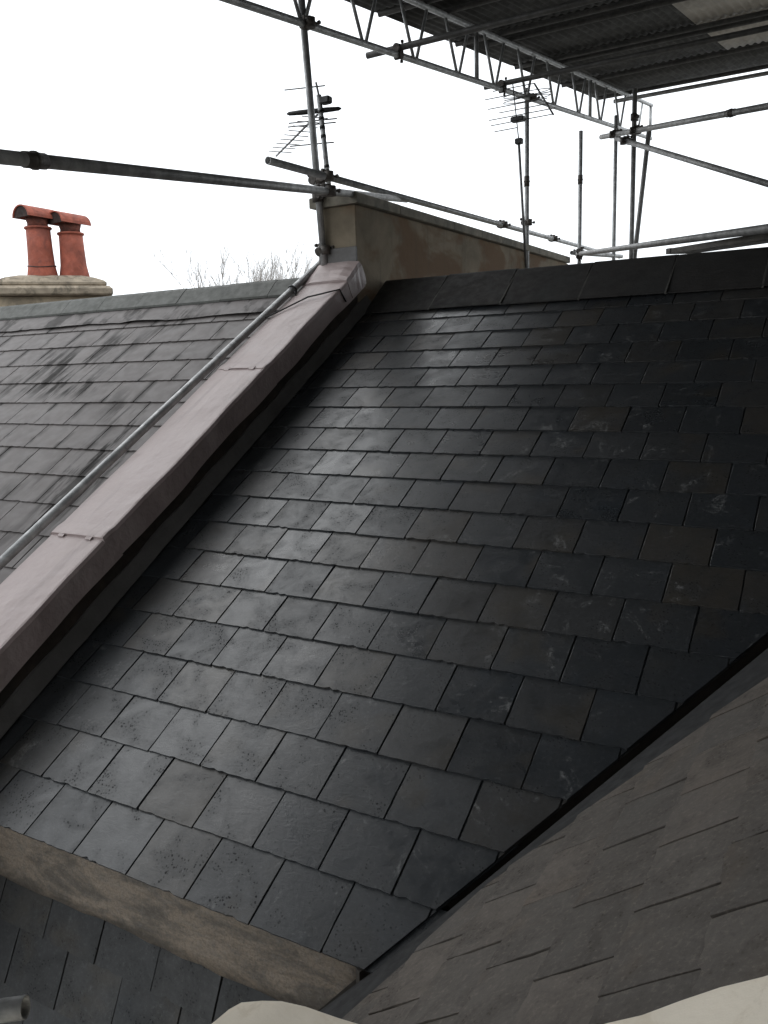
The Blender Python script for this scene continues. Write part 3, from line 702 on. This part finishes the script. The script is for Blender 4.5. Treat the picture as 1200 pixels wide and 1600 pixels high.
# ---- scaffold roof
TS = B0 + V((0, 0, 0.505))
sr = empty('scaffold_roof', TS, 'dark corrugated sheet scaffold roof overhead on tubes', 'temporary roof')
SN = X.cross(bd).normalized()
PIT = 0.0762; NW = 13; SWD = PIT * NW; SL = 1.30
mb = MB(); seg = 6; npt = NW * seg + 1; th = 0.0025
prof = [(k * PIT / seg, 0.009 * math.cos(2 * math.pi * k / seg)) for k in range(npt)]
pts = []
for e in (0, 1):
    for yv in (0.0, SL + 0.10):
        for x_, z_ in prof: pts.append(X * x_ + bd * yv + SN * (z_ + e * th + 0.006 * (1 - yv / SL)))
fs = []
for e in (0, 1):
    b_ = e * 2 * npt
    for k in range(npt - 1):
        f_ = (b_ + k, b_ + k + 1, b_ + npt + k + 1, b_ + npt + k); fs.append(f_ if e else f_[::-1])
for k in range(npt - 1):
    fs.append((k, k + 1, 2 * npt + k + 1, 2 * npt + k)); fs.append((npt + k + 1, npt + k, 3 * npt + k, 3 * npt + k + 1))
mb.add(pts, fs, True)
mdark = mb.mesh('corrugated_sheet'); mdark.materials.append(M['sheet']); mpale = mb.mesh('corrugated_sheet'); mpale.materials.append(M['pale_sheet'])
SU0 = -0.52; S0 = -8.9
for j in range(12):
    for i in range(10):
        pale = (i, j) in ((2, 9), (2, 10))
        ob = bpy.data.objects.new('corrugated_sheet', mpale if pale else mdark); COL.objects.link(ob); ob.parent = sr
        ob.location = X * (SU0 + i * SWD * 0.965) + bd * (S0 + j * SL) + SN * ((i % 2) * 0.004 + (j % 2) * 0.001)
        if pale: ob['label'] = 'paler translucent corrugated sheet'
def ptube(s, u0, u1, h, r=TR, name='purlin', mat='purlin'):
    mb = MB(); c = TS + bd * s + SN * h; mb.tube(c + X * u0, c + X * u1, r, 14, None, 0.004); return mb.build(name, mat, sr)
for j in range(13):
    s = S0 + j * SL + 0.05
    ptube(min(s, 6.60), -0.42, 7.6, -0.043)
for s in (0.55, 1.9, 3.1, 4.35): ptube(s, -0.20, 7.6, -0.043)
for s, u0 in ((1.15, -0.28), (2.95, -0.18)):          # ledger tubes at bottom chord level
    mb = MB(); c = B0 + bd * s + Z * 0.05; mb.tube(c + X * u0, c + X * 7.4, TR, 14, None, 0.004); mb.build('ledger_tube', 'purlin', sr)
    coupler(B0 + bd * s + Z * 0.025, bd, X, sr)
mb = MB(); c = B0 + bd * 6.35 + Z * 0.34; mb.tube(c - X * 0.1, c + X * 7.4, TR, 14); mb.build('edge_tube', 'dark_tube', sr)
lb2 = empty('lattice_beam', B0 + X * 5.2, 'lattice beam carrying the right side of the scaffold roof', 'lattice beam')
for nm, dz in (('bottom_chord', 0.0), ('top_chord', 0.43)):
    mb = MB(); mb.tube(B0 + X * 5.2 + Z * dz - bd * 8.6, B0 + X * 5.2 + Z * dz + bd * 7.6, TR, 12); mb.build(nm, 'galv', lb2)
for k in range(-13, 10):
    s = 0.695 + 0.70 * k
    for sg in (-1, 1):
        mb = MB(); c = B0 + X * 5.2; mb.tube(c + bd * (s + sg * 0.022) + Z * 0.015, c + bd * (s + sg * 0.20) + BT - Z * 0.015, 0.0135, 8); mb.build('diagonal_strut', 'galv', lb2)

ss = empty('light_block_sheeting', (8.55, -2.0, -3.0), 'unseen grey sheeting added at the right to block light', 'sheeting')  # panels and poles out of view, added to keep side light off the coping
for k in range(7):
    mb = MB(); y0 = -9.0 + k * 2.0; rs = []
    for j in range(9):
        z = -3.0 + j * 0.9; rs.append([V((8.6 + 0.03 * math.sin(j * 1.3 + k + i * 1.1), y0 + i * 0.39, z)) for i in range(6)] + [V((8.606 + 0.03 * math.sin(j * 1.3 + k + i * 1.1), y0 + i * 0.39, z)) for i in range(5, -1, -1)])
    mb.rings(rs); mb.build('light_block_panel', 'sheet', ss)
    mb = MB(); mb.tube((8.54, y0 - 0.02, -9), (8.54, y0 - 0.02, 4.2), TR, 10); mb.build('upright', 'galv', ss)

# ================================================================ AERIALS
def yagi(e, c, d, ed, n, ln, gap, boom=0.008, el=0.004, taper=0.0):
    c, d, ed = V(c), V(d).normalized(), V(ed).normalized()
    mb = MB(); mb.tube(c, c + d * gap * (n + 0.6), boom, 8); bm = mb.build('boom', 'aerial', e)
    for k in range(n):
        p = c + d * gap * (k + 0.5); h = ln * (1 - taper * k / n) / 2
        mb = MB(); mb.tube(p - ed * h, p + ed * h, el, 6); mb.build('element', 'aerial', bm)
a1 = empty('aerial', (-0.99, 3.72, 2.77), 'television aerial on a taped mast behind the leaning upright', 'aerial')
mt0, mt1 = V((-0.985, 3.70, 2.76)), V((-1.052, 3.70, 3.54))
mb = MB(); mb.tube(mt0, mt1, 0.019, 12); mb.build('mast', 'galv', a1)
for f in (0.35, 0.62, 0.70, 0.78, 0.84): mb = MB(); c = mt0 + (mt1 - mt0) * f; dd = (mt1 - mt0).normalized(); mb.tube(c, c + dd * 0.02, 0.0215, 12); mb.build('tape', 'black', a1)
mb = MB(); mb.tube(mt1, mt1 + V((-0.02, 0, 0.09)), 0.008, 8); mb.build('mast_spike', 'aerial', a1)
hv = rx
mb = MB(); c = mt1 + V((-0.05, 0, -0.10)); prof = [(0.004, -0.21), (0.014, -0.19), (0.018, -0.1), (0.018, 0.1), (0.014, 0.19), (0.004, 0.21)]
mb.lathe(c, prof, 12, V((0.95, 0.3, 0)).normalized()); mb.build('dipole_housing', 'black', a1)
for dz, l0, l1 in ((0.06, -0.26, 0.05), (-0.17, -0.24, 0.13), (-0.195, -0.25, 0.12), (-0.33, -0.24, 0.10)):
    mb = MB(); c = mt1 + V((0, 0, dz)); hd = V((0.95, 0.3, 0)).normalized(); mb.tube(c + hd * l0, c + hd * l1, 0.005, 8); mb.build('cross_bar', 'aerial', a1)
mb = MB(); mb.cbox(mt1 + V((0.02, -0.03, -0.07)), mt1 + V((0.10, 0.03, -0.02)), 0.008); mb.build('clamp', 'black', a1)
yagi(a1, mt1 + V((-0.02, 0.0, -0.13)), V((-0.8, 0.6, -0.03)), V((0.6, 0.8, 0.0)), 9, 0.20, 0.115)
a2 = empty('aerial', (-0.42, 6.37, 2.6), 'tall aerial on a thin mast crossing the lattice beam', 'aerial')
m0, m1 = V((-0.446, 6.37, 2.5)), V((-0.458, 6.20, 3.66))
mb = MB(); mb.tube(m0, m1, 0.013, 10); mb.build('mast', 'aerial', a2)
mb = MB(); mb.cbox(m1 + V((-0.03, -0.03, -0.05)), m1 + V((0.04, 0.03, 0.0)), 0.006); mb.build('clamp', 'black', a2)
mb = MB(); mb.cbox(m1 + V((-0.07, -0.04, 0.15)), m1 + V((0.06, 0.04, 0.195)), 0.008); mb.build('dipole_housing', 'black', a2)
mb = MB(); mb.tube(m1, m1 + V((-0.05, -0.02, 0.50)), 0.006, 8); mb.build('upper_mast', 'aerial', a2)
hd = V((0.94, 0.34, 0.10)).normalized()
for dz, l0, l1 in ((0.10, -0.22, 0.0), (0.16, -0.25, 0.34), (0.21, -0.26, 0.36), (0.26, -0.16, 0.36), (0.31, -0.26, 0.30), (0.36, -0.1, 0.34), (0.40, -0.28, -0.05), (0.46, -0.2, 0.2)):
    mb = MB(); c = m1 + V((-dz * 0.1, 0, dz)); mb.tube(c + hd * l0, c + hd * l1, 0.0045, 6); mb.build('element', 'aerial', a2)
for dz in (0.335, 0.385):
    mb = MB(); c = m1 + V((0.08, 0.0, dz)); pts = [c + hd * 0.22 * math.cos(a) + V((0, 0, 0.018 * math.sin(a))) for a in [2 * math.pi * k / 20 for k in range(21)]]
    mb.path(pts, 0.004, 5); mb.build('folded_dipole', 'aerial', a2)
mb = MB(); mb.tube(m1 + V((0.14, 0.05, 0.47)), m1 + V((0.31, 0.10, 0.18)), 0.009, 8); mb.build('boom', 'aerial', a2)

# ================================================================ SMALL THINGS
wires = [FM.p(uw(3.4) - 0.40, 3.30, 0.320), FM.p(uw(3.5) - 0.30, 3.45, 0.316), FM.p(uw(3.6) - 0.18, 3.62, 0.318), FM.p(uw(3.7) - 0.08, 3.66, 0.316), FM.p(uw(3.7) + 0.006, 3.74, 0.30), FM.p(uw(3.7) + 0.011, 3.76, 0.20)]
mb = MB(); mb.path(wires, 0.0055, 6); w = mb.build('black_cable', 'black', None, wires[0]); setp(w, 'thin black cable lying across the top of the pink lead coping', 'cable')
jd = (pj1 - pj0).normalized(); c = pj0 + (pj1 - pj0) * 0.862
tie = empty('cable_tie', c - V((0, 0, 0.03)), 'black wire tie round the bright sloping tube, tail hanging', 'tie')
a_ = jd.orthogonal().normalized(); b_ = jd.cross(a_)
mb = MB(); mb.path([c + (a_ * math.cos(t) + b_ * math.sin(t)) * 0.029 + jd * 0.004 * math.sin(t) for t in [2 * math.pi * k / 20 for k in range(21)]], 0.006, 6); mb.build('loop', 'black', tie)
mb = MB(); mb.path([c + V((0.025, -0.02, -0.01)), c + V((0.045, -0.03, -0.03)), c + V((0.055, -0.03, -0.075))], 0.006, 6); mb.build('tail', 'black', tie)

# ================================================================ BARE TREE
tr = empty('bare_tree', (-14.8, 20.2, -9), 'leafless tree top showing above the grey roof ridge', 'tree')
mb = MB(); base = V((-14.8, 20.2, -9)); mb.path([base, base + V((0.1, 0, 4)), base + V((0, 0.1, 8)), base + V((0.05, 0, 10.4))], [0.35, 0.28, 0.2, 0.12], 10); mb.build('trunk', 'bark', tr)
mb = MB(); tr_r = random.Random(9)
def branch(p, d, ln, r, depth):
    n = 3; pts = [p]
    for k in range(n):
        d = (d + V((tr_r.uniform(-.16, .16), tr_r.uniform(-.16, .16), tr_r.uniform(0.0, .14)))).normalized(); pts.append(pts[-1] + d * ln / n)
    mb.path(pts, [r, r * .8, r * .65, r * .5], 3)
    if depth == 0: return
    for k in range(5 if depth > 1 else 6):
        f = tr_r.choice(pts[1:]); nd = (d + V((tr_r.uniform(-.8, .8), tr_r.uniform(-.8, .8), tr_r.uniform(0.25, .9)))).normalized()
        branch(f, nd, ln * tr_r.uniform(.55, .8), r * .55, depth - 1)
for k in range(20):
    a = k * 2.4; branch(base + V((tr_r.uniform(-0.6, 0.6) - 0.2, tr_r.uniform(-0.6, 0.6), 9.1 + 0.12 * k)), V((math.cos(a) * 0.8, math.sin(a) * 0.8, 0.75)).normalized(), 1.9, 0.026, 3)
mb.build('crown', 'bark', tr)
